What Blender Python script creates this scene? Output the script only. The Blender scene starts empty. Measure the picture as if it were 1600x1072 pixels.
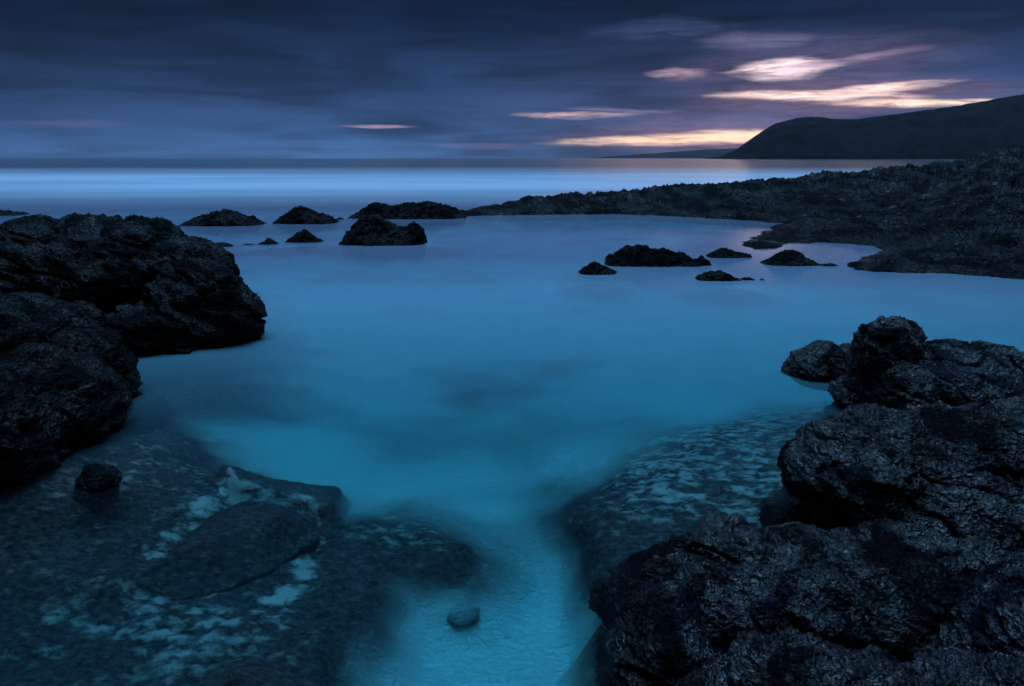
import bpy, math
import numpy as np

S = bpy.context.scene
COL = S.collection
R = math.radians

# ------------------------------------------------------------------ camera
FPX = 1067.0                 # focal length in pixels of the 1600 px wide frame
CAM_H = 2.2
PITCH = math.atan(289.0 / FPX)
cam_d = bpy.data.cameras.new('camera')
cam_d.sensor_width = 36.0
cam_d.lens = 36.0 * FPX / 1600.0
cam_d.clip_start = 0.05
cam_d.clip_end = 60000.0
cam = bpy.data.objects.new('camera', cam_d)
COL.objects.link(cam)
cam.location = (0, 0, CAM_H)
cam.rotation_euler = (math.pi / 2 - PITCH, 0, 0)
S.camera = cam

S.view_settings.view_transform = 'Standard'
S.view_settings.look = 'None'
S.view_settings.exposure = 0.0
S.view_settings.gamma = 1.0
S.cycles.max_bounces = 10
S.cycles.diffuse_bounces = 3
S.cycles.glossy_bounces = 4
S.cycles.transmission_bounces = 8
S.cycles.volume_bounces = 1
S.cycles.caustics_reflective = False
S.cycles.caustics_refractive = True
S.cycles.sample_clamp_indirect = 14.0
S.cycles.use_denoising = True
S.cycles.use_adaptive_sampling = True
S.cycles.adaptive_threshold = 0.01


def ray(px, py):
    x = (px - 800.0) / FPX
    u = (536.0 - py) / FPX
    c, s = math.cos(PITCH), math.sin(PITCH)
    return np.array([x, c + u * s, u * c - s])


def azel(px, py):
    d = ray(px, py)
    d = d / np.linalg.norm(d)
    return math.atan2(d[0], d[1]), math.asin(d[2])


# ------------------------------------------------------------------ node helper
class NT:
    def __init__(self, tree):
        self.t = tree
        self.n = tree.nodes
        self.l = tree.links

    def new(self, kind, **kw):
        n = self.n.new(kind)
        for k, v in kw.items():
            setattr(n, k, v)
        return n

    def put(self, sock, v):
        if v is None:
            return
        if isinstance(v, bpy.types.NodeSocket):
            self.l.new(v, sock)
        else:
            sock.default_value = v

    def m(self, op, a, b=None, c=None, clamp=False):
        n = self.new('ShaderNodeMath', operation=op)
        n.use_clamp = clamp
        self.put(n.inputs[0], a)
        if b is not None:
            self.put(n.inputs[1], b)
        if c is not None:
            self.put(n.inputs[2], c)
        return n.outputs[0]

    def mix(self, f, a, b, blend='MIX'):
        n = self.new('ShaderNodeMix', data_type='RGBA', blend_type=blend)
        n.clamp_factor = True
        self.put(n.inputs[0], f)
        self.put(n.inputs[6], a)
        self.put(n.inputs[7], b)
        return n.outputs[2]

    def noise(self, vec, scale, detail=4.0, rough=0.55, dist=0.0, kind=None):
        n = self.new('ShaderNodeTexNoise')
        if kind:
            n.noise_type = kind
        self.put(n.inputs['Vector'], vec)
        n.inputs['Scale'].default_value = scale
        n.inputs['Detail'].default_value = detail
        n.inputs['Roughness'].default_value = rough
        n.inputs['Distortion'].default_value = dist
        return n.outputs[0]

    def voro(self, vec, scale, feature='F1'):
        n = self.new('ShaderNodeTexVoronoi', feature=feature)
        self.put(n.inputs['Vector'], vec)
        n.inputs['Scale'].default_value = scale
        return n.outputs['Distance']

    def smooth(self, v, a, b, lo=0.0, hi=1.0):
        n = self.new('ShaderNodeMapRange', interpolation_type='SMOOTHSTEP')
        self.put(n.inputs[0], v)
        n.inputs[1].default_value = a
        n.inputs[2].default_value = b
        n.inputs[3].default_value = lo
        n.inputs[4].default_value = hi
        return n.outputs[0]

    def comb(self, x, y, z):
        n = self.new('ShaderNodeCombineXYZ')
        for i, v in enumerate((x, y, z)):
            self.put(n.inputs[i], v)
        return n.outputs[0]

    def vscale(self, vec, s):
        n = self.new('ShaderNodeVectorMath', operation='MULTIPLY')
        self.put(n.inputs[0], vec)
        n.inputs[1].default_value = s
        return n.outputs[0]

    def scale(self, col, k):
        n = self.new('ShaderNodeVectorMath', operation='SCALE')
        self.put(n.inputs[0], col)
        self.put(n.inputs['Scale'], k)
        return n.outputs[0]

    def vadd(self, a, b):
        n = self.new('ShaderNodeVectorMath', operation='ADD')
        self.put(n.inputs[0], a)
        self.put(n.inputs[1], b)
        return n.outputs[0]

    def ramp(self, v, stops):
        n = self.new('ShaderNodeValToRGB')
        self.put(n.inputs[0], v)
        e = n.color_ramp.elements
        while len(e) > 1:
            e.remove(e[-1])
        e[0].position = stops[0][0]
        e[0].color = (*stops[0][1], 1)
        for p, c in stops[1:]:
            k = e.new(p)
            k.color = (*c, 1)
        return n.outputs[0]


def lin(r, g, b):
    def f(c):
        c /= 255.0
        return c / 12.92 if c <= 0.04045 else ((c + 0.055) / 1.055) ** 2.4
    return (f(r), f(g), f(b))


# ------------------------------------------------------------------ world: dusk sky with long-exposure cloud
SUN_AZ, SUN_EL = azel(1175, 235)[0], R(-1.0)
world = bpy.data.worlds.new('World')
S.world = world
world.use_nodes = True
w = NT(world.node_tree)
for n_ in list(w.n):
    w.n.remove(n_)
out = w.new('ShaderNodeOutputWorld')
bg = w.new('ShaderNodeBackground')
w.l.new(bg.outputs[0], out.inputs[0])
sky = w.new('ShaderNodeTexSky', sky_type='NISHITA')
sky.sun_disc = False
sky.sun_elevation = R(0.5)
sky.sun_rotation = SUN_AZ
tc = w.new('ShaderNodeTexCoord')
sep = w.new('ShaderNodeSeparateXYZ')
w.l.new(tc.outputs['Generated'], sep.inputs[0])
dx, dy, dz = sep.outputs
AZ = w.m('MULTIPLY', w.m('ARCTAN2', dx, dy), 180 / math.pi)
EL = w.m('MULTIPLY', w.m('ARCSINE', dz), 180 / math.pi)
wv = w.comb(w.m('MULTIPLY', AZ, 0.05), w.m('MULTIPLY', EL, 0.22), 0.0)
n1 = w.noise(wv, 1.3, 5, 0.5, 0.6)
wv2 = w.comb(w.m('MULTIPLY', AZ, 0.045), w.m('MULTIPLY', EL, 0.5), 3.7)
n2 = w.noise(wv2, 1.6, 4, 0.55, 0.8)
# warp of the directions for wispy edges
wpx = w.m('MULTIPLY', w.m('SUBTRACT', w.noise(w.comb(w.m('MULTIPLY', AZ, 0.25), w.m('MULTIPLY', EL, 1.6), 9.1), 1.0, 5, 0.6), 0.5), 9.0)
wpy = w.m('MULTIPLY', w.m('SUBTRACT', w.noise(w.comb(w.m('MULTIPLY', AZ, 0.17), w.m('MULTIPLY', EL, 0.9), 17.3), 1.0, 5, 0.6), 0.5), 2.0)
AZW = w.m('ADD', AZ, wpx)
ELW = w.m('ADD', EL, wpy)
# vertical gradient of the cloud deck: paler blue at the horizon, dark slate above, brighter fill added overhead out of frame
grad = w.ramp(w.m('DIVIDE', w.m('MAXIMUM', EL, 0.0), 90.0), [
    (0.0, lin(60, 94, 138)), (0.022, lin(49, 79, 121)), (0.055, lin(34, 58, 94)),
    (0.11, lin(12, 27, 52)), (0.16, lin(4, 14, 34)), (0.25, lin(3, 16, 40)), (0.40, lin(28, 62, 104)), (0.56, lin(60, 110, 150)),
    (1.0, lin(80, 135, 170))])
# towards the sunset the low cloud turns mauve
dsun = w.m('ABSOLUTE', w.m('SUBTRACT', AZ, math.degrees(SUN_AZ)))
side = w.smooth(dsun, 0.0, 27.0, 1.0, 0.0)
low = w.smooth(EL, 0.0, 11.0, 1.0, 0.0)
mauve = w.m('MULTIPLY', side, low)
base = w.mix(w.m('MULTIPLY', mauve, 0.42), grad, (*lin(92, 88, 122), 1))
# left of the frame the deck is heavier
leftf = w.smooth(AZ, -42.0, -8.0, 0.55, 1.0)
leftf = w.mix(w.smooth(EL, 0.0, 7.0, 0.35, 1.0), (1, 1, 1, 1), leftf)
leftf = w.mix(w.smooth(EL, 20.0, 30.0), leftf, (1, 1, 1, 1))
base = w.mix(1.0, base, leftf, 'MULTIPLY')
streak = w.smooth(w.m('ADD', w.m('MULTIPLY', n1, 0.6), w.m('MULTIPLY', n2, 0.4)), 0.36, 0.64, 0.58, 1.50)
base = w.scale(base, streak)
# bright patch overhead, out of frame, added to light the pool and rocks
ovh_fill = w.smooth(w.m('ADD', w.m('MULTIPLY', dz, 0.995), w.m('MULTIPLY', dy, 0.10)), 0.80, 0.98)
base = w.vadd(base, w.scale((2.6, 5.5, 9.0), ovh_fill))
# the sky behind the viewer, away from the afterglow, is already dark
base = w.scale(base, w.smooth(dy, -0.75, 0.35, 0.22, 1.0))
nish = w.scale(sky.outputs[0], 0.0003)
base = w.vadd(base, nish)


fib = w.smooth(w.noise(w.comb(w.m('MULTIPLY', AZ, 0.35), w.m('MULTIPLY', EL, 3.4), 31.0), 1.0, 5, 0.62, 0.7), 0.30, 0.62)


def gap(px, py, wpx_, hpx, tilt, strength, col, warp=1.0, soft=0.35):
    """a soft-edged opening in the deck, placed by azimuth and elevation"""
    a0, e0 = azel(px, py)
    a1, _ = azel(px + wpx_, py)
    _, e1 = azel(px, py - hpx)
    a0, e0, a1, e1 = [math.degrees(v) for v in (a0, e0, a1, e1)]
    sa, se = abs(a1 - a0), abs(e1 - e0)
    A = w.m('SUBTRACT', w.m('ADD', AZ, w.m('MULTIPLY', wpx, warp * 1.3)), a0)
    E = w.m('SUBTRACT', w.m('ADD', EL, w.m('MULTIPLY', wpy, warp * 1.3)), e0)
    E = w.m('SUBTRACT', E, w.m('MULTIPLY', A, tilt))
    d = w.m('ADD', w.m('POWER', w.m('ABSOLUTE', w.m('DIVIDE', A, sa * 0.95)), 1.7),
            w.m('POWER', w.m('ABSOLUTE', w.m('DIVIDE', E, se * 0.85)), 1.6))
    g = w.m('MULTIPLY', w.smooth(d, -0.3, 2.9, 1.0, 0.0), strength)
    return w.m('MULTIPLY', g, w.m('ADD', w.m('MULTIPLY', fib, 0.80), 0.30), clamp=True), col


GAPS = [
    # px, py, half width, half height, tilt, strength, colour, warp
    (1260, 105, 180, 40, 0.05, 0.26, lin(150, 125, 160), 0.5),
    (1330, 150, 210, 24, 0.0, 0.30, lin(185, 140, 160), 0.4),
    (1222, 107, 58, 14, 0.03, 1.0, lin(238, 208, 212), 0.35),
    (1320, 94, 85, 6, 0.10, 0.65, lin(190, 160, 185), 0.25),
    (1060, 115, 36, 8, 0.0, 0.7, lin(205, 172, 190), 0.4),
    (1185, 63, 75, 12, 0.0, 0.38, lin(150, 145, 185), 0.4),
    (1050, 45, 90, 14, 0.0, 0.28, lin(90, 110, 160), 0.6),
    (1270, 150, 120, 7, -0.04, 1.0, lin(250, 212, 200), 0.25),
    (1340, 142, 105, 6, 0.06, 0.95, lin(248, 210, 200), 0.25),
    (1430, 161, 110, 5, -0.02, 1.0, lin(252, 214, 190), 0.2),
    (1090, 216, 165, 8, 0.03, 1.0, lin(255, 214, 178), 0.2),
    (1150, 213, 70, 9, 0.0, 1.0, lin(255, 222, 184), 0.1),
    (1130, 216, 200, 24, 0.0, 0.30, lin(195, 140, 155), 0.5),
    (900, 180, 66, 5, 0.0, 0.85, lin(225, 190, 195), 0.3),
    (970, 172, 60, 4, -0.06, 0.5, lin(160, 150, 185), 0.3),
    (592, 198, 42, 2.4, 0.0, 0.8, lin(190, 165, 190), 0.1),
    (110, 192, 75, 6, 0.0, 0.3, lin(110, 105, 145), 0.3),
    (755, 228, 60, 4, 0.0, 0.3, lin(140, 130, 165), 0.3),
    (1150, 180, 200, 22, 0.03, 0.28, lin(130, 110, 145), 0.7),
]
for g_ in GAPS:
    f, c = gap(*g_[:6], g_[6], g_[7])
    k_ = 1.7 if g_[5] >= 0.9 else 1.0
    base = w.mix(w.m('MINIMUM', f, 1.0), base, (*[v * k_ for v in c], 1))
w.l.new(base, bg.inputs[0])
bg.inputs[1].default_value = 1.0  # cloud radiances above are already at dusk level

# the last of the sun, very low and wide behind the cloud
sl = bpy.data.lights.new('sun', 'SUN')
sl.energy = 0.015
sl.angle = R(80)
sl.color = (1.0, 0.72, 0.6)
so = bpy.data.objects.new('sun', sl)
COL.objects.link(so)
so.rotation_euler = (R(90 - 9), 0, -SUN_AZ + math.pi)
so.location = (0, 0, 50)


# ------------------------------------------------------------------ geometry helpers
def P(px, py, D=None, z=None):
    d = ray(px, py)
    if D is not None:
        t = D / d[1]
    else:
        t = (z - CAM_H) / d[2]
    return np.array([0, 0, CAM_H]) + d * t


def U(px, py, depth):
    """the point at that depth under water which shows at the pixel (refracted ray)"""
    d = ray(px, py)
    d = d / np.linalg.norm(d)
    s = P(px, py, z=0.0)
    n = np.array([0, 0, 1.0])
    eta = 1 / 1.33
    c = -d.dot(n)
    r = eta * d + (eta * c - math.sqrt(1 - eta * eta * (1 - c * c))) * n
    return s + r * (depth / -r[2])


_rs = np.random.RandomState(7)
_G = _rs.normal(size=(4096, 3))
_G /= np.linalg.norm(_G, axis=1)[:, None]
_RV = _rs.uniform(size=(4096, 3))


def _h(ix, iy, iz):
    h = (ix * 73856093) ^ (iy * 19349663) ^ (iz * 83492791)
    h = (h ^ (h >> 13)) * 1274126177
    return ((h ^ (h >> 16)) & 4095)


def perlin(p):
    i = np.floor(p).astype(np.int64)
    f = p - i
    u = f * f * f * (f * (f * 6 - 15) + 10)
    res = 0
    for a in (0, 1):
        wx = u[:, 0] if a else 1 - u[:, 0]
        for b in (0, 1):
            wy = u[:, 1] if b else 1 - u[:, 1]
            for c in (0, 1):
                wz = u[:, 2] if c else 1 - u[:, 2]
                g = _G[_h(i[:, 0] + a, i[:, 1] + b, i[:, 2] + c)]
                dd = (f[:, 0] - a) * g[:, 0] + (f[:, 1] - b) * g[:, 1] + (f[:, 2] - c) * g[:, 2]
                res = res + wx * wy * wz * dd
    return res * 1.5


def fbm(p, o=3, gain=0.5):
    r, a, s = 0, 1.0, 0
    for k in range(o):
        r = r + a * perlin(p * (2.03 ** k) + 13.7 * k)
        s += a
        a *= gain
    return r / s


def ridged(p, o=2):
    r, a, s = 0, 1.0, 0
    for k in range(o):
        r = r + a * (1 - 2.2 * np.abs(perlin(p * (2.1 ** k) + 7.3 * k)))
        s += a
        a *= 0.5
    return r / s


def worley(p):
    i = np.floor(p).astype(np.int64)
    best = np.full(len(p), 9.0)
    for a in (-1, 0, 1):
        for b in (-1, 0, 1):
            for c in (-1, 0, 1):
                j = i + (a, b, c)
                q = j + _RV[_h(j[:, 0], j[:, 1], j[:, 2])]
                d = ((p - q) ** 2).sum(1)
                best = np.minimum(best, d)
    return np.sqrt(best)


def sstep(x, a, b):
    t = np.clip((x - a) / (b - a), 0, 1)
    return t * t * (3 - 2 * t)


def crag(p, k=1.0, fine=True):
    """height of eroded, spiny rock; k scales the feature size"""
    q = p / k
    w_ = q + 0.12 * np.stack([fbm(q * 2.1 + 5, 2), fbm(q * 2.1 + 55, 2), fbm(q * 2.1 + 105, 2)], 1)
    # beds dip to one side, so the relief is drawn out along them
    an = np.stack([w_[:, 0] * 0.62 + w_[:, 2] * 0.35, w_[:, 1] * 0.9, w_[:, 2] * 1.7 + w_[:, 0] * 0.75], 1)
    rough = 0.28 + 1.1 * sstep(fbm(q * 1.3 + 71, 2), -0.22, 0.25)
    pit = 0.25 + 1.0 * sstep(fbm(q * 2.2 + 131, 2), -0.2, 0.15)
    d = 0.12 * fbm(w_ * 1.3, 3) + 0.10 * (worley(w_ * 1.5 + 9) - 0.5) + 0.06 * ridged(an * 1.9, 1)
    d = d - 0.10 * sstep(np.abs(perlin(an * 1.15 + 31)), 0.045, 0.0)
    d = d + rough * (0.046 * ridged(an * 3.9, 2) + 0.034 * ridged(an * 9.0, 2) - 0.055 * sstep(worley(an * 6.5), 0.5, 0.1))
    if fine:
        d = d + pit * (0.024 * ridged(an * 23.0, 2) - 0.026 * sstep(worley(w_ * 19.0), 0.5, 0.1) + 0.015 * ridged(w_ * 52.0, 1))
    return d * k


def mesh_obj(name, co, faces, mat, smooth=True):
    me = bpy.data.meshes.new(name)
    co = np.asarray(co, np.float32)
    faces = np.asarray(faces, np.int32)
    me.vertices.add(len(co))
    me.vertices.foreach_set('co', co.ravel())
    k = faces.shape[1]
    me.loops.add(faces.size)
    me.loops.foreach_set('vertex_index', faces.ravel())
    me.polygons.add(len(faces))
    me.polygons.foreach_set('loop_start', np.arange(0, faces.size, k, dtype=np.int32))
    me.update(calc_edges=True)
    me.polygons.foreach_set('use_smooth', np.full(len(faces), smooth))
    me.materials.append(mat)
    o = bpy.data.objects.new(name, me)
    COL.objects.link(o)
    return o


def info(o, label=None, cat=None, group=None, kind=None):
    if label:
        o['label'] = label
    if cat:
        o['category'] = cat
    if group:
        o['group'] = group
    if kind:
        o['kind'] = kind
    return o


def grid_faces(nr, nc):
    i = np.arange(nr * nc).reshape(nr, nc)
    return np.stack([i[:-1, :-1], i[:-1, 1:], i[1:, 1:], i[1:, :-1]], -1).reshape(-1, 4)


def normals(o):
    me = o.data
    n = np.empty(len(me.vertices) * 3, np.float32)
    me.vertex_normals.foreach_get('vector', n)
    return n.reshape(-1, 3).astype(float)


def getco(me):
    c = np.empty(len(me.vertices) * 3, np.float32)
    me.vertices.foreach_get('co', c)
    return c.reshape(-1, 3).astype(float)


def setco(me, c):
    me.vertices.foreach_set('co', c.astype(np.float32).ravel())
    me.update()


def attr(o, name, vals):
    a = o.data.attributes.new(name, 'FLOAT', 'POINT')
    a.data.foreach_set('value', np.asarray(vals, np.float32))


def unit_sphere(nu=28, nv=16):
    v = [(0, 0, 1)]
    for j in range(1, nv):
        t = math.pi * j / nv
        for i in range(nu):
            a = 2 * math.pi * i / nu
            v.append((math.sin(t) * math.cos(a), math.sin(t) * math.sin(a), math.cos(t)))
    v.append((0, 0, -1))
    f = []
    for i in range(nu):
        f.append((0, 1 + i, 1 + (i + 1) % nu))
        f.append((len(v) - 1, 1 + (nv - 2) * nu + (i + 1) % nu, 1 + (nv - 2) * nu + i))
    for j in range(nv - 2):
        for i in range(nu):
            a, b = 1 + j * nu + i, 1 + j * nu + (i + 1) % nu
            f.append((a, a + nu, b + nu))
            f.append((a, b + nu, b))
    return np.array(v), np.array(f)


SPH_V, SPH_F = unit_sphere()


def rock_from_blobs(name, blobs, mat, voxel=0.03, smooth=6, k=1.0, amp=1.0, seed=0.0, subdiv=False, loc=None):
    """union of ellipsoids -> voxel skin -> erosion; blobs = (x, y, z, rx, ry, rz, yaw, tilt)"""
    V, F, n = [], [], 0
    for b in blobs:
        x, y, z, rx, ry, rz = b[:6]
        yaw = R(b[6]) if len(b) > 6 else 0.0
        tilt = R(b[7]) if len(b) > 7 else 0.0
        v = SPH_V * (rx, ry, rz)
        c, s = math.cos(tilt), math.sin(tilt)        # roll about the view axis
        v = np.stack([v[:, 0] * c + v[:, 2] * s, v[:, 1], -v[:, 0] * s + v[:, 2] * c], 1)
        c, s = math.cos(yaw), math.sin(yaw)
        v = np.stack([v[:, 0] * c - v[:, 1] * s, v[:, 0] * s + v[:, 1] * c, v[:, 2]], 1)
        V.append(v + (x, y, z))
        F.append(SPH_F + n)
        n += len(SPH_V)
    o = mesh_obj(name, np.concatenate(V), np.concatenate(F), mat)
    m = o.modifiers.new('r', 'REMESH')
    m.mode = 'VOXEL'
    m.voxel_size = voxel * (2 if subdiv else 1)
    m.use_smooth_shade = True
    if subdiv:
        m2 = o.modifiers.new('s', 'SUBSURF')
        m2.levels = 1
    dg = bpy.context.evaluated_depsgraph_get()
    me = bpy.data.meshes.new_from_object(o.evaluated_get(dg))
    old = o.data
    o.modifiers.clear()
    o.data = me
    me.name = name
    bpy.data.meshes.remove(old)
    co = getco(me)
    e = np.empty(len(me.edges) * 2, np.int32)
    me.edges.foreach_get('vertices', e)
    e = e.reshape(-1, 2)
    N = len(co)
    deg = np.bincount(e.ravel(), minlength=N)[:, None]
    for _ in range(smooth):
        acc = np.zeros_like(co)
        for ax in range(3):
            acc[:, ax] = np.bincount(e[:, 0], co[e[:, 1], ax], N) + np.bincount(e[:, 1], co[e[:, 0], ax], N)
        co = 0.4 * co + 0.6 * acc / deg
    # broad lumps first, then fine erosion along the new normals
    setco(me, co)
    nn = normals(o)
    pp = co + seed
    co = co + nn * (0.10 * amp * k * fbm(pp * 1.9 / k, 2))[:, None]
    setco(me, co)
    nn = normals(o)
    pp = co + seed
    d = crag(pp, k) * amp
    co = co + nn * d[:, None]
    setco(me, co)
    me.polygons.foreach_set('use_smooth', np.full(len(me.polygons), True))
    # origin at the foot of the rock
    c0 = np.array([co[:, 0].mean(), co[:, 1].mean(), 0.0])
    setco(me, co - c0)
    o.location = c0
    return o


def poly_sdf(x, y, poly):
    """positive inside"""
    poly = np.asarray(poly)
    d = np.full(x.shape, 1e9)
    inside = np.zeros(x.shape, bool)
    n = len(poly)
    for i in range(n):
        ax, ay = poly[i][:2]
        bx, by = poly[(i + 1) % n][:2]
        ex, ey = bx - ax, by - ay
        t = np.clip(((x - ax) * ex + (y - ay) * ey) / (ex * ex + ey * ey + 1e-12), 0, 1)
        d = np.minimum(d, (x - ax - t * ex) ** 2 + (y - ay - t * ey) ** 2)
        cond = ((ay > y) != (by > y))
        xi = ax + (y - ay) * ex / (ey if abs(ey) > 1e-9 else 1e-9)
        inside ^= cond & (x < xi)
    d = np.sqrt(d)
    return np.where(inside, d, -d)


# ------------------------------------------------------------------ materials
def new_mat(name):
    m = bpy.data.materials.new(name)
    m.use_nodes = True
    t = NT(m.node_tree)
    for n in list(t.n):
        t.n.remove(n)
    o = t.new('ShaderNodeOutputMaterial')
    return m, t, o


def rock_mat(name, dark, mid, pale, pale_amt=0.5, scale=1.0, rough=0.42, bump=0.012, spec=0.5):
    m, t, o = new_mat(name)
    geo = t.new('ShaderNodeNewGeometry').outputs['Position']
    p = t.vscale(geo, (scale, scale, scale * 1.5))
    big = t.noise(p, 1.3, 5, 0.6, 0.4)
    med = t.noise(p, 9.0, 6, 0.65, 0.6)
    fin = t.noise(p, 42.0, 5, 0.7, 0.3)
    vo = t.voro(p, 30.0)
    f = t.m('ADD', t.m('MULTIPLY', med, 0.6), t.m('MULTIPLY', fin, 0.4))
    col = t.mix(t.smooth(f, 0.38, 0.62), (*dark, 1), (*mid, 1))
    salt = t.m('MULTIPLY', t.smooth(t.m('ADD', t.m('MULTIPLY', big, 0.55), t.m('MULTIPLY', fin, 0.45)), 0.5, 0.62), pale_amt)
    col = t.mix(salt, col, (*pale, 1))
    b = t.new('ShaderNodeBsdfPrincipled')
    t.l.new(col, b.inputs['Base Color'])
    wet = t.smooth(t.m('ADD', t.m('MULTIPLY', t.noise(p, 2.2, 4, 0.6, 0.8), 0.7), t.m('MULTIPLY', fin, 0.3)), 0.44, 0.58)
    t.l.new(t.m('ADD', t.m('MULTIPLY', wet, -0.34), rough + 0.30), b.inputs['Roughness'])
    t.l.new(t.m('ADD', t.m('MULTIPLY', wet, spec), 0.03), b.inputs['Specular IOR Level'])
    h = t.m('ADD', t.m('MULTIPLY', t.noise(p, 19.0, 4, 0.62, 1.0), 1.0),
            t.m('ADD', t.m('MULTIPLY', vo, 0.40), t.m('MULTIPLY', t.noise(p, 70.0, 2, 0.6), 0.22)))
    bm = t.new('ShaderNodeBump')
    bm.inputs['Strength'].default_value = 1.0
    bm.inputs['Distance'].default_value = bump * 5
    t.l.new(h, bm.inputs['Height'])
    t.l.new(bm.outputs[0], b.inputs['Normal'])
    t.l.new(b.outputs[0], o.inputs[0])
    return m


M_NEAR = rock_mat('near_rock', (0.0005, 0.0005, 0.0007), (0.0026, 0.0024, 0.0034), (0.020, 0.020, 0.036), 0.50, 1.0, 0.24, 0.008, 0.58)
M_LEFT = rock_mat('left_rock', (0.0005, 0.0005, 0.0007), (0.0020, 0.0019, 0.0026), (0.008, 0.008, 0.014), 0.40, 0.8, 0.30, 0.010, 0.13)
M_ISLE = rock_mat('islet_rock', (0.0006, 0.0005, 0.0007), (0.0022, 0.0018, 0.0026), (0.006, 0.005, 0.006), 0.35, 0.5, 0.40, 0.015, 0.06)
M_SHORE = rock_mat('shore_rock', (0.0004, 0.0004, 0.0007), (0.0010, 0.0011, 0.0020), (0.013, 0.014, 0.028), 0.26, 0.35, 0.24, 0.020, 0.13)


def seabed_mat():
    m, t, o = new_mat('seabed')
    geo = t.new('ShaderNodeNewGeometry').outputs['Position']
    def at_(n):
        a = t.new('ShaderNodeAttribute')
        a.attribute_name = n
        return a.outputs['Fac']
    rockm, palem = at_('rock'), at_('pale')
    sand = t.mix(t.noise(geo, 1.4, 4, 0.6, 0.6), (0.50, 0.55, 0.52, 1), (0.72, 0.74, 0.68, 1))
    g2 = t.vscale(geo, (1.0, 1.6, 1.0))
    n_a = t.noise(g2, 4.5, 4, 0.6, 0.2)
    n_b = t.noise(g2, 17.0, 5, 0.68, 0.2)
    gw = t.vadd(g2, t.scale(t.comb(t.noise(g2, 5.0, 3, 0.6), t.noise(g2, 6.1, 3, 0.6), 0.0), 0.22))
    stone = t.m('SUBTRACT', 0.92, t.m('ADD', t.m('MULTIPLY', t.voro(gw, 7.0), 0.75), t.m('MULTIPLY', t.voro(gw, 19.0), 0.35)))
    rk = t.mix(t.smooth(n_b, 0.3, 0.7), (0.018, 0.020, 0.023, 1), (0.095, 0.090, 0.092, 1))
    mott = t.m('ADD', t.m('MULTIPLY', n_a, 0.42), t.m('ADD', t.m('MULTIPLY', n_b, 0.18), t.m('MULTIPLY', stone, 0.42)))
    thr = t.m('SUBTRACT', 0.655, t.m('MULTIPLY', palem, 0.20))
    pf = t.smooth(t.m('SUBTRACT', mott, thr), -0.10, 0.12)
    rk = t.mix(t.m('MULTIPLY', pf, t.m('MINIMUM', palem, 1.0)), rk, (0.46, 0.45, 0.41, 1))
    # ragged edge between rock and sand
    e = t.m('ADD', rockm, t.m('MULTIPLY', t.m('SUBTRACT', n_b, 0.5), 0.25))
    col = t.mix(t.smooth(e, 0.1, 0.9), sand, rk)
    b = t.new('ShaderNodeBsdfPrincipled')
    t.l.new(col, b.inputs['Base Color'])
    b.inputs['Roughness'].default_value = 0.9
    b.inputs['Specular IOR Level'].default_value = 0.1
    bm = t.new('ShaderNodeBump')
    bm.inputs['Distance'].default_value = 0.05
    t.l.new(t.noise(g2, 20.0, 5, 0.65, 0.8), bm.inputs['Height'])
    t.l.new(bm.outputs[0], b.inputs['Normal'])
    t.l.new(b.outputs[0], o.inputs[0])
    return m


M_BED = seabed_mat()


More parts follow.
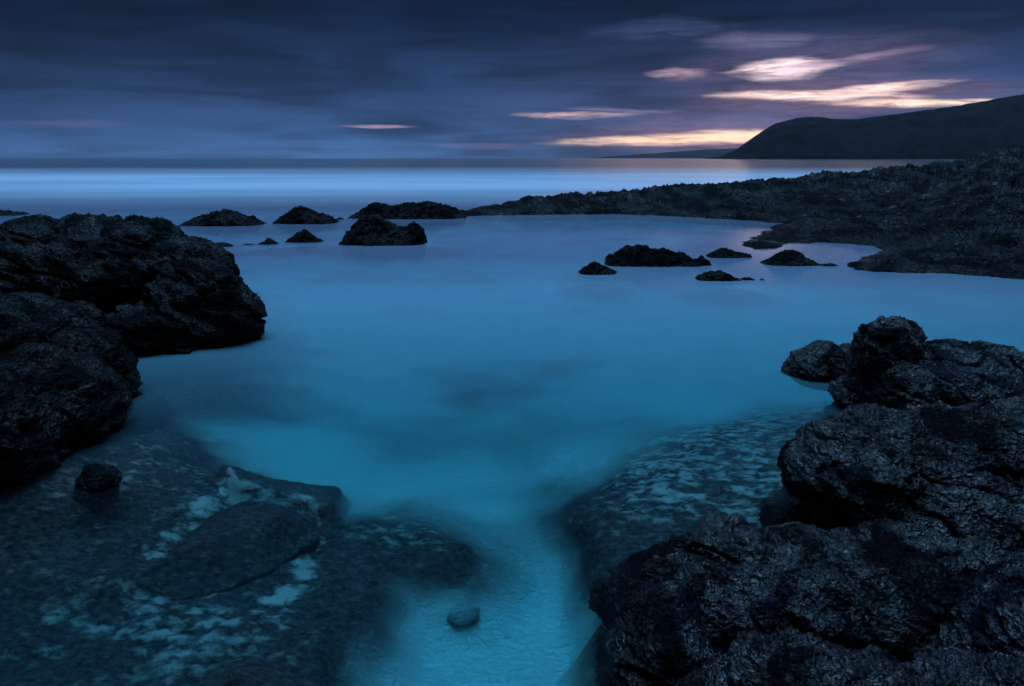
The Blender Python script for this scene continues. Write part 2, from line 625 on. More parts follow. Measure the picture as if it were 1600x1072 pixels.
def water_mat():
    m, t, o = new_mat('water')
    geo = t.new('ShaderNodeNewGeometry').outputs['Position']
    s = t.new('ShaderNodeSeparateXYZ')
    t.l.new(geo, s.inputs[0])
    X, Y, Z = s.outputs
    fr = t.new('ShaderNodeFresnel')
    fr.inputs['IOR'].default_value = 1.33
    gl = t.new('ShaderNodeBsdfGlossy')
    gl.distribution = 'GGX'
    gl.inputs['Roughness'].default_value = 0.12
    rf = t.new('ShaderNodeBsdfRefraction')
    rf.inputs['IOR'].default_value = 1.33
    rf.inputs['Roughness'].default_value = 0.075
    mx = t.new('ShaderNodeMixShader')
    t.l.new(t.m('MINIMUM', fr.outputs[0], 0.80), mx.inputs[0])
    milk = t.new('ShaderNodeBsdfDiffuse')
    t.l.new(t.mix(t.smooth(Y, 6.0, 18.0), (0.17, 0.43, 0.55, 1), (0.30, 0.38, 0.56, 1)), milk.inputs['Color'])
    mb = t.new('ShaderNodeMixShader')
    t.l.new(rf.outputs[0], mb.inputs[1])
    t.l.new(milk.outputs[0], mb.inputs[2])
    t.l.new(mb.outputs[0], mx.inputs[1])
    t.l.new(gl.outputs[0], mx.inputs[2])
    # foam and spray smeared by the long exposure, densest in the surf beyond the spit
    LY = t.m('LOGARITHM', t.m('MAXIMUM', Y, 1.0), 10.0)
    nz = t.noise(t.comb(t.m('MULTIPLY', X, 0.012), t.m('MULTIPLY', LY, 7.0), 0.0), 1.0, 4, 0.55, 0.4)
    nw = t.noise(t.comb(t.m('MULTIPLY', X, 0.05), t.m('MULTIPLY', Y, 0.12), 2.0), 1.0, 3, 0.5)
    surf_in = t.smooth(LY, 1.46, 1.76)
    surf_out = t.smooth(LY, 1.86, 2.32, 1.0, 0.0)
    surf = t.m('MULTIPLY', surf_in, surf_out)
    surf = t.m('MULTIPLY', surf, t.smooth(nz, 0.3, 0.65, 0.55, 1.0))
    pool = t.m('MULTIPLY', t.smooth(Y, 3.6, 12.0), t.smooth(nw, 0.25, 0.7, 0.42, 0.60))
    pool = t.m('MULTIPLY', pool, t.smooth(LY, 1.85, 2.25, 1.0, 0.22))
    pool = t.m('MULTIPLY', pool, t.smooth(Y, 8.0, 17.0, 1.0, 0.72))
    t.l.new(pool, mb.inputs[0])
    foam = t.m('MULTIPLY', surf, 0.52)
    df = t.new('ShaderNodeBsdfDiffuse')
    df.inputs['Color'].default_value = (0.50, 0.61, 0.74, 1)
    m2 = t.new('ShaderNodeMixShader')
    t.l.new(foam, m2.inputs[0])
    t.l.new(mx.outputs[0], m2.inputs[1])
    t.l.new(df.outputs[0], m2.inputs[2])
    t.l.new(m2.outputs[0], o.inputs['Surface'])
    va = t.new('ShaderNodeVolumeAbsorption')
    va.inputs['Color'].default_value = (0.0, 0.85, 0.945, 1)
    va.inputs['Density'].default_value = 0.65
    t.l.new(va.outputs[0], o.inputs['Volume'])
    return m


M_WATER = water_mat()


def hill_mat(name, a, b, sc):
    m, t, o = new_mat(name)
    geo = t.new('ShaderNodeNewGeometry').outputs['Position']
    n = t.noise(t.vscale(geo, (sc, sc, sc)), 1.0, 7, 0.65, 0.5)
    col = t.mix(t.smooth(n, 0.35, 0.65), (*a, 1), (*b, 1))
    bs = t.new('ShaderNodeBsdfPrincipled')
    bs.inputs['Roughness'].default_value = 0.95
    bs.inputs['Specular IOR Level'].default_value = 0.1
    t.l.new(col, bs.inputs['Base Color'])
    t.l.new(bs.outputs[0], o.inputs[0])
    return m


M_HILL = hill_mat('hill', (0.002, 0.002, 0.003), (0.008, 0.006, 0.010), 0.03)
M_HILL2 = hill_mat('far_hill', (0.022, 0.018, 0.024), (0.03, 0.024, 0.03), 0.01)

# ------------------------------------------------------------------ far hills
def headland(name, prof, D0, depth, mat, ncol=420, nrow=60, amp=1.0):
    """a ridge with a seaward slope: prof gives skyline pixels, D0 its distance"""
    xs = np.array([p[0] for p in prof], float)
    ys = np.array([p[1] for p in prof], float)
    px = np.linspace(xs[0], xs[-1], ncol)
    py = np.interp(px, xs, ys)
    pts = []
    r = np.linspace(-1, 1, nrow)
    crest = np.array([P(a, b, D=D0) for a, b in zip(px, py)])
    H = np.maximum(crest[:, 2], 0.0)
    for rr in r:
        # front face spreads toward the viewer with gullies
        y = D0 + rr * depth * (0.35 + 0.65 * H / H.max())
        prof_h = (1 - abs(rr) ** 1.5) if rr < 0 else (1 - rr ** 2)
        q = np.stack([crest[:, 0] * 0.006, np.full(ncol, y.mean() * 0.006), np.zeros(ncol)], 1)
        g = fbm(q, 4)
        z = H * prof_h + amp * 26 * g * (abs(rr) * (1 - abs(rr)) * 4) * np.clip(H / 60, 0, 1)
        z = z + amp * 1.3 * perlin(np.stack([crest[:, 0] * 0.05, np.full(ncol, rr * 9), np.zeros(ncol)], 1))
        z = z - 6.0 * (abs(rr) > 0.985)
        x = crest[:, 0] * (y / D0)
        pts.append(np.stack([x, y, z], 1))
    return mesh_obj(name, np.concatenate(pts), grid_faces(nrow, ncol), mat)


o = headland('headland', [(1100, 249), (1122, 246), (1150, 234), (1180, 212), (1210, 193), (1245, 184.5), (1262, 182.5),
                          (1280, 182.5), (1300, 185.5), (1335, 186.5), (1382, 180.5), (1440, 173), (1500, 165), (1560, 154),
                          (1600, 147), (1700, 128), (1850, 112), (2100, 105)], 1900, 320, M_HILL)
info(o, kind='structure')
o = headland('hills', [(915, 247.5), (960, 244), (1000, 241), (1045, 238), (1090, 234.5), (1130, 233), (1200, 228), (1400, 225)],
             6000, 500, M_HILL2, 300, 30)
info(o, kind='structure')

# ------------------------------------------------------------------ water sheet and seabed
o = mesh_obj('water', [(-9000, -30, 0), (9000, -30, 0), (9000, 9000, 0), (-9000, 9000, 0)], [(0, 1, 2, 3)], M_WATER)
info(o, kind='structure')


def seabed():
    na, nr = 760, 520
    ang = np.radians(np.linspace(-58, 58, na))
    rad = np.exp(np.linspace(math.log(0.45), math.log(42.0), nr))
    A, RR = np.meshgrid(ang, rad)
    x = (np.sin(A) * RR).ravel()
    y = (np.cos(A) * RR).ravel()
    p = np.stack([x, y, np.zeros_like(x)], 1)
    wob = np.stack([fbm(p * 1.6 + 3, 3), fbm(p * 1.6 + 33, 3)], 1) * 0.22
    xw, yw = x + wob[:, 0], y + wob[:, 1]

    def zone(pix, depth, soft):
        poly = [U(a, b, depth)[:2] for a, b in pix]
        d = poly_sdf(xw, yw, poly)
        return sstep(d, -soft, soft)

    yy = lambda py, dp: U(1000, py, dp)[1]
    left = zone([(-500, 640), (60, 690), (210, 590), (260, 640), (370, 700), (520, 700), (545, 745), (640, 735), (720, 770), (770, 830),
                 (750, 885), (640, 905), (600, 960), (575, 1072), (560, 1250), (-500, 1250)], 0.8, 0.42)
    left_soft = zone([(-500, 640), (60, 690), (210, 590), (260, 640), (370, 700), (500, 710), (545, 755), (640, 750), (700, 790), (740, 830),
                      (740, 885), (640, 905), (600, 960), (575, 1072), (560, 1250), (-500, 1250)], 0.8, 1.0)
    ls_ = sstep(y, yy(880, 0.8), yy(770, 0.8))
    left = left * (1 - ls_) + left_soft * ls_
    lshal = zone([(-500, 640), (60, 660), (200, 590), (280, 640), (380, 705), (330, 770), (200, 870), (0, 900), (-500, 1000)], 0.3, 0.5)
    right = zone([(1010, 650), (1180, 590), (1400, 560), (1500, 700), (1400, 1300), (940, 1300), (925, 1060), (916, 930), (905, 850), (862, 770), (930, 720)], 0.85, 0.22)
    right_soft = zone([(1010, 650), (1180, 590), (1400, 560), (1500, 700), (1400, 1300), (940, 1300), (925, 1060), (916, 930), (905, 850), (880, 770), (950, 720)], 0.85, 0.75)
    rs_ = sstep(y, yy(840, 0.85), yy(750, 0.85))
    right = right * (1 - rs_) + right_soft * rs_
    reef = zone([(340, 712), (430, 700), (520, 702), (535, 735), (500, 752), (440, 735), (360, 735)], 0.3, 0.06)
    z = -1.45 + 0.22 * fbm(p * 0.5, 3)
    far = sstep(y, 5.0, 9.0)
    z = z - 0.5 * far
    fy = lambda px, a, b, dp: 1 - sstep(y, U(px, a, dp)[1], U(px, b, dp)[1])
    shf = [(1222, 349), (1160, 383), (1222, 389), (1290, 380), (1370, 384), (1316, 414), (1400, 427), (1560, 434), (1800, 470), (1800, 345)]
    lef = [(412, 524), (300, 564), (205, 588), (215, 642), (130, 674), (0, 733), (-500, 760), (-500, 480), (200, 420), (380, 440)]
    dsh = np.maximum(poly_sdf(xw, yw, [P(a, b, z=0)[:2] for a, b in shf]), poly_sdf(xw, yw, [P(a, b, z=0)[:2] for a, b in lef]) * 2.0)
    apron = sstep(dsh, -2.6, 0.0)
    fadeR = fy(1100, 720, 560, 0.7)
    fadeL = fy(400, 770, 640, 0.5)
    right_z = right * (0.15 + 0.85 * fadeR)
    left_z = left * (0.25 + 0.75 * fadeL)
    rockm = np.clip(np.maximum(left * (0.15 + 0.85 * fadeL), reef * 0.8) + lshal * 0.35 + right * fadeR + apron * 0.6, 0, 1)
    # mid-pool dark patches: low weed-grown rock under the milky water
    m1 = zone([(640, 560), (760, 540), (860, 560), (900, 600), (820, 640), (700, 625)], 1.6, 0.9)
    m2 = zone([(430, 640), (560, 620), (800, 640), (1000, 610), (1060, 640), (900, 700), (850, 760), (700, 730), (560, 700)], 1.4, 0.8)
    z = z + left_z * 0.55 + lshal * 0.35 + reef * 0.25 + right_z * 0.60 + apron * 0.45
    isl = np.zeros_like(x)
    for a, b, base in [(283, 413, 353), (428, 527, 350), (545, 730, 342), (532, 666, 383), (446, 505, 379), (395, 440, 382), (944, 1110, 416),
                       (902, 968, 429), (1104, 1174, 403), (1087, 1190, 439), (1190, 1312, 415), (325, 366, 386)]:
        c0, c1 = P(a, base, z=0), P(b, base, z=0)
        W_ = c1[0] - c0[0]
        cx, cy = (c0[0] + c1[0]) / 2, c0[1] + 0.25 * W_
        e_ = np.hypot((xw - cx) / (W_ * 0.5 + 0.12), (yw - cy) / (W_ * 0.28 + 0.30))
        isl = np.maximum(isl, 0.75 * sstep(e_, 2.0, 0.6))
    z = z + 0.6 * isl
    # pale patches
    pal = np.zeros_like(x)
    pal += 1.15 * zone([(362, 740), (400, 735), (490, 742), (497, 770), (470, 792), (430, 775), (385, 768)], 0.45, 0.06)
    pal += 1.0 * zone([(195, 868), (235, 878), (390, 768), (362, 742)], 0.6, 0.05)
    pal += 0.95 * zone([(450, 800), (500, 800), (520, 830), (480, 890), (420, 890), (430, 850)], 0.5, 0.10)
    pal += 0.85 * zone([(60, 890), (300, 890), (600, 880), (590, 960), (430, 1020), (280, 1072), (60, 1000)], 0.6, 0.35)
    pal += 0.6 * zone([(520, 745), (640, 735), (720, 770), (700, 830), (560, 830)], 0.6, 0.3)
    pal += 0.7 * zone([(0, 700), (250, 650), (380, 700), (350, 760), (150, 830), (0, 840)], 0.4, 0.4)
    pal += 0.95 * zone([(990, 650), (1130, 600), (1330, 590), (1290, 840), (1100, 830), (970, 810), (930, 750)], 0.75, 0.35)
    pal += 0.8 * zone([(975, 870), (1040, 835), (1080, 850), (1040, 890), (990, 895)], 0.5, 0.10)
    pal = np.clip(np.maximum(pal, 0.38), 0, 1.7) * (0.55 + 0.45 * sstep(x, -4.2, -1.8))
    # painted shadow: pale patches thinned beside the slab and down the shelf below
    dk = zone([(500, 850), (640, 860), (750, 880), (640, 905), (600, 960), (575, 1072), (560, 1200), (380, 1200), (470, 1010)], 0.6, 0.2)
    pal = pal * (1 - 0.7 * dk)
    rough = ridged(p * 2.4 + wob[:, [0, 1, 0]], 2) * 0.05 + ridged(p * 6.5, 2) * 0.03 + fbm(p * 14, 2) * 0.02
    z = z + rough * (0.15 + rockm * 1.0)
    # beyond the spit it falls away; at the sides it rises under the rocks
    r = np.hypot(x, y)
    z = np.minimum(z, -0.10 - 0.0 * r)
    z = np.where(r > 32, z - (r - 32) * 0.5, z)
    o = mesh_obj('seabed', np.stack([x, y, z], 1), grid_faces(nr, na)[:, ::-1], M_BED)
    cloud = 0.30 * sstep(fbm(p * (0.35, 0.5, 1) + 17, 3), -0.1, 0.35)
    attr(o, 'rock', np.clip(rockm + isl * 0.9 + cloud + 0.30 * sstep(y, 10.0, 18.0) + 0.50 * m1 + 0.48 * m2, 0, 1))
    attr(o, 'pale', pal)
    return o


info(seabed(), kind='structure')
o = mesh_obj('deep_seabed', [(-9000, -30, -6.2), (9000, -30, -6.2), (9000, 9000, -6.2), (-9000, 9000, -6.2)], [(0, 1, 2, 3)],
             hill_mat('deep_sand', (0.05, 0.07, 0.08), (0.09, 0.11, 0.12), 0.05))
info(o, kind='structure')


# ------------------------------------------------------------------ the rocky shore and spit on the far side
def shore():
    na, nr = 1150, 460
    ang = np.radians(np.linspace(-6.5, 44, na))
    rad = np.exp(np.linspace(math.log(11.5), math.log(75.0), nr))
    A, RR = np.meshgrid(ang, rad)
    x = (np.sin(A) * RR).ravel()
    y = (np.cos(A) * RR).ravel()
    front = [(712, 339), (760, 337), (850, 336), (950, 335), (1050, 338), (1120, 342), (1185, 346), (1222, 349), (1195, 362), (1160, 383),
             (1180, 390), (1222, 389), (1232, 380), (1290, 380), (1370, 384), (1385, 392), (1352, 402), (1316, 414), (1340, 423), (1400, 427),
             (1480, 428), (1560, 434), (1640, 440), (1800, 470)]
    poly = [P(a, b, z=0)[:2] for a, b in front]
    back = [(40, 14), (70, 40), (60, 70), (38, 62), (30, 48), (22, 42), (14, 38), (6, 34), (0, 31.2), (-2.3, 29.4)]
    poly += [np.array(b) for b in back]
    p = np.stack([x, y, np.zeros_like(x)], 1)
    d = poly_sdf(x + 0.35 * fbm(p * 0.8, 3) + 0.12 * perlin(p * 3), y + 0.35 * fbm(p * 0.8 + 9, 3) + 0.12 * perlin(p * 3 + 9), poly)
    ctl = [P(*c[:2], D=c[2]) for c in [
        (716, 327, 28.6), (770, 320, 29.5), (840, 308, 30), (920, 301, 30.5), (1000, 297.5, 31), (1100, 290, 32), (1200, 283, 33.5), (1300, 274, 35.5),
        (1380, 264, 38), (1450, 257, 41), (1500, 248, 43), (1550, 238, 43), (1600, 229, 43), (1680, 215, 43), (1800, 200, 43),
        (1000, 318, 28.5), (1150, 315, 28.5), (1250, 325, 26), (1300, 345, 23), (1250, 368, 19.6), (1200, 375, 18.2), (1400, 355, 20.5),
        (1400, 315, 27), (1500, 325, 23), (1500, 285, 31), (1420, 395, 15.5), (1500, 380, 16), (1560, 350, 17), (1600, 310, 20),
        (1620, 265, 28), (1590, 400, 14.5), (1700, 330, 16), (1700, 250, 30)]]
    num = np.zeros_like(x)
    den = np.zeros_like(x)
    for c in ctl:
        rr = (x - c[0]) ** 2 + (y - c[1]) ** 2 + 0.15
        wgt = 1 / rr ** 1.6
        num += wgt * c[2]
        den += wgt
    h = num / den
    prof = 1 - np.exp(-np.clip(d, 0, None) / (0.35 + 0.5 * np.clip(h, 0, 2)))
    z = h * prof
    q = np.stack([x, y, z], 1)
    qw = q + 0.25 * np.stack([fbm(q * 0.9 + 5, 2), fbm(q * 0.9 + 45, 2), fbm(q * 0.9 + 85, 2)], 1)
    rgh = (0.26 * fbm(q * 0.55 + 4, 3) + 0.26 * (ridged(qw * (0.8, 1.4, 1.5), 3) - 0.35) + 0.15 * ridged(qw * (2.4, 3.6, 3), 2)
           - 0.22 * sstep(worley(qw * (0.9, 1.5, 1)), 0.5, 0.05) - 0.09 * sstep(worley(qw * 3.2), 0.5, 0.1)
           + 0.05 * ridged(qw * 7, 2) + 0.025 * ridged(qw * 17, 1))
    z = z + 1.05 * (rgh - 0.10) * sstep(d, -0.2, 1.2) * np.clip(0.45 + 0.5 * h, 0.3, 1.3)
    z = np.where(d < 0, np.minimum(z, 0) + d * 5.0, z)
    z = np.maximum(z, -2.6)
    x2 = x + 0.16 * fbm(q * 1.7 + 60, 3) * (d > 0)
    y2 = y + 0.16 * fbm(q * 1.7 + 90, 3) * (d > 0)
    return mesh_obj('shore', np.stack([x2, y2, z], 1), grid_faces(nr, na)[:, ::-1], M_SHORE)


info(shore(), kind='structure')


# ------------------------------------------------------------------ islets in the pool and off the spit
def islet(name, base_y, prof, label, cat='rock', group=None, thick=0.55, mat=None, seed=0.0, k=None, n=150):
    """prof = skyline (px, py); stands in the water where row base_y of the picture meets it"""
    mat = mat or M_ISLE
    D = P(800, base_y, z=0)[1]
    x0, x1 = prof[0][0], prof[-1][0]
    mpp = D / FPX * 1.03
    W = (x1 - x0) * mpp
    th = W * thick * 0.5
    Dc = D + th * 0.75
    px = np.linspace(x0, x1, n)
    py = np.interp(px, [a for a, _ in prof], [b for _, b in prof])
    top = np.array([P(a, b, D=Dc) for a, b in zip(px, py)])
    top[:, 2] = np.maximum(top[:, 2], 0.0) * 0.92
    nr = max(24, int(n * thick * 1.2))
    t = np.linspace(-1.25, 1.25, nr)
    ends = np.sqrt(np.clip(1 - (np.linspace(-1, 1, n)) ** 4, 0, 1))
    pts = []
    for tt in t:
        y = Dc + tt * th * (0.25 + 0.75 * ends)
        shape = 1 - abs(tt) ** 2.2 if abs(tt) < 1 else 0
        z = top[:, 2] * shape - (abs(tt) > 1) * (abs(tt) - 1) * 1.2 - 0.02
        edge = np.minimum(np.arange(n), np.arange(n)[::-1])
        z = z - np.clip(3 - edge, 0, 3) * 0.05
        pts.append(np.stack([top[:, 0] * (1 + 0 * y), y, z], 1))
    co = np.concatenate(pts)
    k = k or max(0.35, min(1.0, W * 0.35))
    q = co + seed
    up = sstep(co[:, 2], -0.05, 0.12)
    dd = crag(q, k * 0.8, True) * 1.2 + 0.06 * k * ridged(q * 4.5 / k + 3, 2) - 0.03 * k
    co[:, 2] += dd * (0.3 + 0.7 * up)
    co[:, 0] += 0.10 * k * fbm(q * 3 / k + 40, 3) + 0.04 * k * perlin(q * 11 / k)
    co[:, 1] += 0.16 * k * fbm(q * 3 / k + 80, 3) + 0.04 * k * perlin(q * 11 / k + 9)
    c0 = np.array([co[:, 0].mean(), co[:, 1].mean(), 0.0])
    o = mesh_obj(name, co - c0, grid_faces(nr, n)[:, ::-1], mat)
    o.location = c0
    return info(o, label, cat, group)


GF = 'low rocks breaking the water before the spit'
GP = 'dark islets in the pool below the rocky shore'
islet('rock_islet', 353, [(283, 351), (300, 346), (325, 337), (350, 331), (372, 334), (395, 342), (413, 350)],
      'long low dark mound of rock closest to the big left outcrop', 'rock islet', GF, seed=1.0)
islet('rock_islet', 350, [(428, 348), (440, 340), (455, 328), (468, 323), (482, 326), (498, 335), (515, 341), (527, 346)],
      'pointed dark islet rising between the long low mound and the spit', 'rock islet', GF, seed=7.0)
islet('rock_islet', 343, [(526, 342), (531, 338.5), (538, 342)], 'tiny dark stone at the left tip of the spit', 'rock islet', GF, 0.8, seed=2.0, n=40)
islet('rock_islet', 342, [(545, 341), (560, 334), (575, 323), (590, 318), (610, 323), (630, 322), (650, 317.5), (672, 318), (695, 324), (712, 329), (730, 336)],
      'long two-humped dark rock forming the left end of the spit', 'rock islet', GF, 0.4, seed=11.0, n=220)
islet('rock_islet', 383, [(532, 381), (542, 370), (552, 356), (563, 344), (578, 337), (592, 339), (606, 345), (622, 352), (634, 356), (642, 352), (650, 349),
                          (657, 350), (661, 358), (663, 371), (666, 380)],
      'largest craggy islet in the pool with a small knob on its right end', 'rock islet', GF, 0.6, seed=21.0, n=220)
islet('rock_islet', 379, [(446, 377), (458, 368), (466, 361), (474, 357), (483, 362), (493, 370), (505, 377)],
      'small peaked dark rock left of the craggy knobbed islet', 'rock islet', GF, 0.6, seed=31.0, n=90)
islet('rock_islet', 382, [(402, 381), (412, 377), (420, 372.5), (428, 376), (436, 381)],
      'very small dark rock in a thin line of stones in open water', 'rock islet', GF, 0.6, seed=41.0, n=60)
islet('rock_islet', 383, [(376, 383), (385, 381), (394, 380.5), (403, 382.5)], 'flat sliver of rock just awash beside a very small rock',
      'rock islet', GF, 0.5, seed=43.0, n=40)
islet('rock_islet', 386, [(325, 384), (340, 379), (352, 380), (360, 382), (366, 385)], 'low dark rock against the right flank of the big left outcrop',
      'rock islet', GF, 0.6, seed=45.0, n=60)
islet('rock_islet', 337, [(-60, 334), (-20, 330), (20, 331), (34, 334), (42, 337)], 'flat dark reef at the left edge beyond the big outcrop',
      'rock islet', GF, 0.4, seed=47.0, n=90)

islet('rock_islet', 416, [(944, 410), (955, 400), (970, 390), (985, 385.5), (1002, 384), (1020, 390), (1045, 397), (1065, 402), (1080, 407), (1090, 408), (1096, 404),
                          (1102, 407), (1110, 412)],
      'longest humped islet with a tail sloping down to its right', 'rock islet', GP, 0.35, seed=51.0, n=220)
islet('rock_islet', 429, [(902, 427), (912, 419), (922, 412), (930, 409), (940, 412), (952, 420), (968, 426)],
      'small rounded islet just left of the longest humped islet', 'rock islet', GP, 0.7, seed=61.0, n=90)
islet('rock_islet', 403, [(1104, 397), (1116, 392), (1128, 386), (1140, 389), (1155, 394), (1174, 398)],
      'thin flat-topped islet between the humped islet and the shore point', 'rock islet', GP, 0.5, seed=71.0, n=100)
islet('rock_islet', 439, [(1087, 433), (1100, 427), (1112, 421), (1124, 422), (1135, 428), (1148, 433), (1160, 436)],
      'low dark islet lying in front of the longest humped one', 'rock islet', GP, 0.5, seed=81.0, n=100)
islet('rock_islet', 438, [(1157, 436), (1164, 433.5), (1172, 433), (1181, 437)], 'little stone touching the right end of the low front islet',
      'rock islet', GP, 0.7, seed=83.0, n=40)
islet('rock_islet', 438, [(1185, 437), (1190, 434), (1196, 437)], 'tiniest stone standing alone right of the low front islet',
      'rock islet', GP, 0.8, seed=85.0, n=30)
islet('rock_islet', 415, [(1190, 412), (1205, 404), (1218, 395), (1230, 391), (1243, 392), (1255, 399), (1266, 406), (1280, 412)],
      'cone shaped islet lying off the cove mouth of the shore', 'rock islet', GP, 0.6, seed=91.0, n=120)
islet('rock_islet', 416, [(1278, 414), (1288, 411), (1300, 411.5), (1310, 414.5)], 'flat stone between the cone shaped islet and the shore',
      'rock islet', GP, 0.6, seed=93.0, n=50)


# ------------------------------------------------------------------ the big outcrops
def B(px, py, D, rx, ry, rz, yaw=0, tilt=0):
    c = P(px, py, D=D)
    return (c[0], c[1], c[2], rx, ry, rz, yaw, tilt)


# left: back mound and the flank that wraps round its hollow
LB = [
    B(150, 421, 10.0, 0.95, 0.9, 0.66), B(75, 417, 10.2, 0.55, 0.9, 0.64), B(225, 410, 10.0, 0.55, 0.8, 0.56),
    B(-70, 440, 9.8, 1.0, 1.2, 0.70), B(30, 440, 9.7, 0.8, 0.8, 0.55), B(180, 440, 9.6, 0.7, 0.7, 0.5),
    B(295, 440, 9.4, 0.48, 0.8, 0.55), B(325, 475, 8.7, 0.50, 0.65, 0.52), B(350, 500, 8.4, 0.40, 0.5, 0.38),
    B(285, 500, 8.3, 0.55, 0.5, 0.44), B(225, 530, 7.9, 0.55, 0.42, 0.36), B(130, 535, 7.6, 0.6, 0.38, 0.32), B(30, 540, 7.5, 0.7, 0.38, 0.36),
    B(-80, 540, 7.6, 0.8, 0.6, 0.4), B(240, 565, 7.9, 0.62, 0.5, 0.36),
]
LB += [(-6.4, 8.9, -0.6, 2.8, 2.0, 0.66)]
o = rock_from_blobs('rock_outcrop', LB, M_LEFT, 0.024, 3, 1.05, 0.9, 3.0)
info(o, 'big dark craggy outcrop with a hollow in its side at the left of the pool', 'rock outcrop')
LF = [
    B(20, 560, 6.3, 0.90, 0.8, 0.55), B(112, 600, 5.9, 0.34, 0.6, 0.42), B(76, 630, 5.6, 0.55, 0.6, 0.42), B(20, 640, 5.2, 0.75, 0.7, 0.45),
    B(-80, 600, 5.6, 0.9, 1.2, 0.75), B(-60, 680, 4.7, 0.7, 0.7, 0.5),
    (-4.8, 5.6, -0.5, 1.5, 1.3, 0.8), (-4.4, 6.0, -0.9, 0.5, 0.5, 0.75),
]
o = rock_from_blobs('rock_outcrop', LF, M_LEFT, 0.021, 3, 0.9, 0.9, 13.0)
info(o, 'rounded dark rock shoulder in front of the big hollowed left outcrop', 'rock outcrop')
o = rock_from_blobs('boulder', [(*U(152, 762, 0.05)[:2], -0.05, 0.125, 0.12, 0.17), (*U(168, 754, 0.05)[:2], -0.03, 0.085, 0.1, 0.10),
                                (*U(140, 770, 0.05)[:2], -0.08, 0.08, 0.08, 0.10), (*U(155, 752, 0.1)[:2], -0.3, 0.09, 0.09, 0.22)],
                    M_LEFT, 0.010, 3, 0.3, 0.8, 5.0)
info(o, 'small lone dark boulder poking out of the shallows at lower left', 'boulder')

# right: four outcrops, back to front
GR = 'dark eroded rocks along the right side of the pool'
o = rock_from_blobs('rock_outcrop', [
    B(1288, 572, 6.95, 0.34, 0.34, 0.24), B(1286, 588, 6.95, 0.36, 0.30, 0.24), B(1262, 580, 6.9, 0.20, 0.3, 0.20), B(1325, 575, 6.9, 0.25, 0.3, 0.22),
    (*P(1300, 580, z=0.0)[:2], -0.25, 0.36, 0.30, 0.34)], M_NEAR, 0.0135, 2, 0.5, 0.8, 23.0)
info(o, 'small low rock at the back left of the right-hand rocks beside a knobbed one', 'rock outcrop', GR)
o = rock_from_blobs('rock_outcrop', [
    B(1388, 536, 6.0, 0.26, 0.26, 0.19), B(1378, 575, 6.0, 0.24, 0.3, 0.28), B(1345, 612, 5.9, 0.20, 0.25, 0.14), B(1400, 620, 5.8, 0.35, 0.4, 0.30),
    B(1490, 600, 6.0, 0.50, 0.5, 0.34), B(1540, 590, 6.2, 0.34, 0.45, 0.27), B(1590, 630, 6.0, 0.4, 0.45, 0.33), B(1480, 635, 5.9, 0.55, 0.40, 0.33),
    B(1680, 640, 6.0, 0.6, 0.7, 0.5), (3.9, 5.9, -0.5, 0.9, 0.7, 0.6)],
    M_NEAR, 0.0135, 2, 0.6, 0.8, 33.0)
info(o, 'rock with an upright rounded knob rising from its left end', 'rock outcrop', GR)
o = rock_from_blobs('rock_outcrop', [
    B(1275, 735, 3.95, 0.22, 0.30, 0.13, 0, 12), B(1330, 742, 3.92, 0.32, 0.40, 0.28), B(1380, 706, 4.2, 0.34, 0.40, 0.26), B(1400, 760, 4.1, 0.50, 0.5, 0.42),
    B(1500, 728, 4.15, 0.60, 0.45, 0.38), B(1600, 750, 4.1, 0.6, 0.55, 0.48), B(1330, 800, 3.8, 0.22, 0.3, 0.25), B(1480, 810, 3.8, 0.6, 0.4, 0.32),
    B(1700, 765, 4.0, 0.7, 0.7, 0.6), (2.8, 4.3, -0.5, 1.0, 0.6, 0.65), (2.3, 4.2, -0.75, 0.4, 0.35, 0.5)],
    M_NEAR, 0.011, 2, 0.6, 0.8, 43.0)
info(o, 'broad ridged rock whose blunt tip overhangs the pale shallows', 'rock outcrop', GR)
o = rock_from_blobs('rock_outcrop', [
    B(1135, 864, 3.15, 0.21, 0.22, 0.16), B(1255, 900, 3.15, 0.34, 0.36, 0.18), B(1120, 925, 2.95, 0.34, 0.28, 0.15), B(1038, 985, 2.72, 0.17, 0.28, 0.19),
    B(1022, 1045, 2.50, 0.14, 0.26, 0.22), B(1200, 935, 2.90, 0.42, 0.26, 0.13), B(1350, 925, 3.0, 0.45, 0.30, 0.17), B(1400, 890, 3.3, 0.4, 0.3, 0.20),
    B(1480, 985, 2.85, 0.34, 0.18, 0.10), B(1600, 985, 2.8, 0.34, 0.28, 0.16), (1.4, 3.4, -0.45, 0.9, 0.3, 0.62), (0.86, 2.90, -0.5, 0.38, 0.38, 0.6),
    (2.4, 3.4, -0.45, 0.9, 0.35, 0.6)],
    M_NEAR, 0.0090, 2, 0.5, 0.8, 53.0)
info(o, 'wide dark ledge of rock with a dome on its left, across the lower right', 'rock outcrop', GR)
o = rock_from_blobs('rock_outcrop', [
    B(1240, 1083, 1.88, 0.30, 0.15, 0.13), B(1330, 1096, 1.84, 0.26, 0.16, 0.13), B(1150, 1125, 1.95, 0.20, 0.16, 0.12), (0.85, 1.6, 0.1, 0.6, 0.36, 0.42),
    (1.6, 1.1, -0.1, 1.0, 0.7, 0.6), (0.2, 0.2, -0.3, 1.4, 0.9, 0.75), (1.9, 1.95, -0.1, 0.75, 0.5, 0.5), (2.6, 2.4, 0.0, 0.7, 0.6, 0.6)],
    M_NEAR, 0.0095, 2, 0.5, 0.8, 63.0)
info(o, 'low dark mound of rock at the bottom under the shadowed ledge', 'rock outcrop', GR)

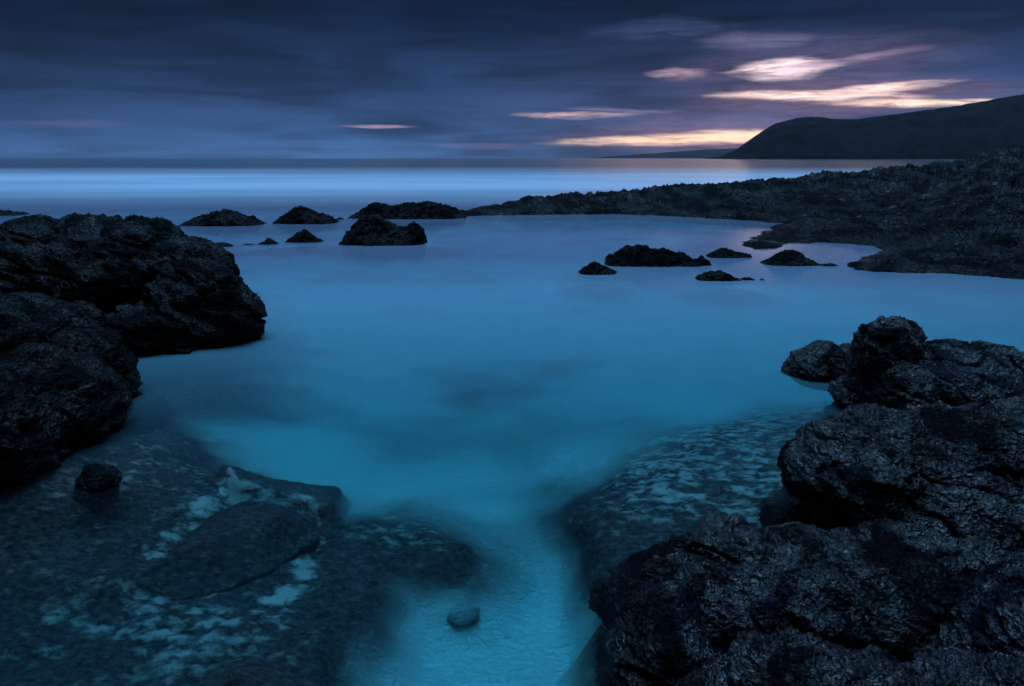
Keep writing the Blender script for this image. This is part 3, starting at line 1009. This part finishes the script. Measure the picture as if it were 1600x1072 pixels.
# ------------------------------------------------------------------ submerged rocks
def submerged(name, pix, depth, label, h=0.16, seed=0.0, tag_='submerged rock', mat=M_BED, rock=1.0, pale=0.0):
    poly = np.array([U(a, b, depth)[:2] for a, b in pix])
    c = poly.mean(0)
    ext = np.abs(poly - c).max(0) + 0.25
    n = 130
    gx, gy = np.meshgrid(np.linspace(-ext[0], ext[0], n), np.linspace(-ext[1], ext[1], n))
    x, y = gx.ravel() + c[0], gy.ravel() + c[1]
    p = np.stack([x, y, np.full_like(x, seed)], 1)
    d = poly_sdf(x + 0.05 * fbm(p * 4, 2), y + 0.05 * fbm(p * 4 + 9, 2), poly)
    z = -depth - 0.3 + 0.3 * sstep(d, -0.12, 0.20) + h * sstep(d, 0.0, 0.35) + 0.03 * ridged(p * 4, 2) + 0.012 * ridged(p * 13, 2)
    z = np.where(d < -0.12, -depth - 0.5 + d, z)
    z = np.minimum(z, -0.06)
    o = mesh_obj(name, np.stack([x - c[0], y - c[1], z], 1), grid_faces(n, n), mat)
    o.location = (c[0], c[1], 0)
    attr(o, 'rock', np.full(n * n, rock))
    attr(o, 'pale', np.full(n * n, pale))
    return info(o, label, tag_)


submerged('submerged_rock', [(205, 885), (260, 845), (330, 790), (375, 770), (430, 778), (468, 795), (468, 812), (430, 832), (385, 858), (320, 876), (250, 886)],
          0.52, 'large smooth dark oval slab lying under water with a pale rim along its back', 0.03, 0.0, 'submerged rock', M_BED, 0.92, 0.30)
submerged('submerged_rock', [(280, 1100), (330, 1040), (372, 1008), (400, 1015), (450, 1040), (470, 1110)],
          0.25, 'black submerged rock at the very bottom edge, left of the sandy channel', 0.1, 5.0)
p_ = U(722, 958, 1.2)
o = rock_from_blobs('submerged_stone', [(p_[0], p_[1], -1.25, 0.10, 0.06, 0.045, 15), (p_[0] + 0.05, p_[1] + 0.05, -1.26, 0.06, 0.06, 0.04),
                                        (p_[0] - 0.06, p_[1] + 0.03, -1.26, 0.05, 0.06, 0.04)], M_BED, 0.008, 4, 0.25, 0.6, 77.0)
attr(o, 'rock', np.full(len(o.data.vertices), 0.62))
info(o, 'small dark stone alone on the turquoise sand of the channel', 'stone')

# ------------------------------------------------------------------ sea air
m, t, o_ = new_mat('haze')
pv = t.new('ShaderNodeVolumePrincipled')
pv.inputs['Color'].default_value = (0.80, 0.72, 0.95, 1)
pv.inputs['Density'].default_value = 0.000008
t.l.new(pv.outputs[0], o_.inputs['Volume'])
X0, X1, Y0, Y1, Z0, Z1 = -9400, 9400, -60, 9400, -12.0, 900
c = [(x, y, z) for x in (X0, X1) for y in (Y0, Y1) for z in (Z0, Z1)]
o = mesh_obj('haze', c, [(0, 1, 3, 2), (4, 6, 7, 5), (0, 4, 5, 1), (2, 3, 7, 6), (0, 2, 6, 4), (1, 5, 7, 3)], m, False)
info(o, kind='stuff')
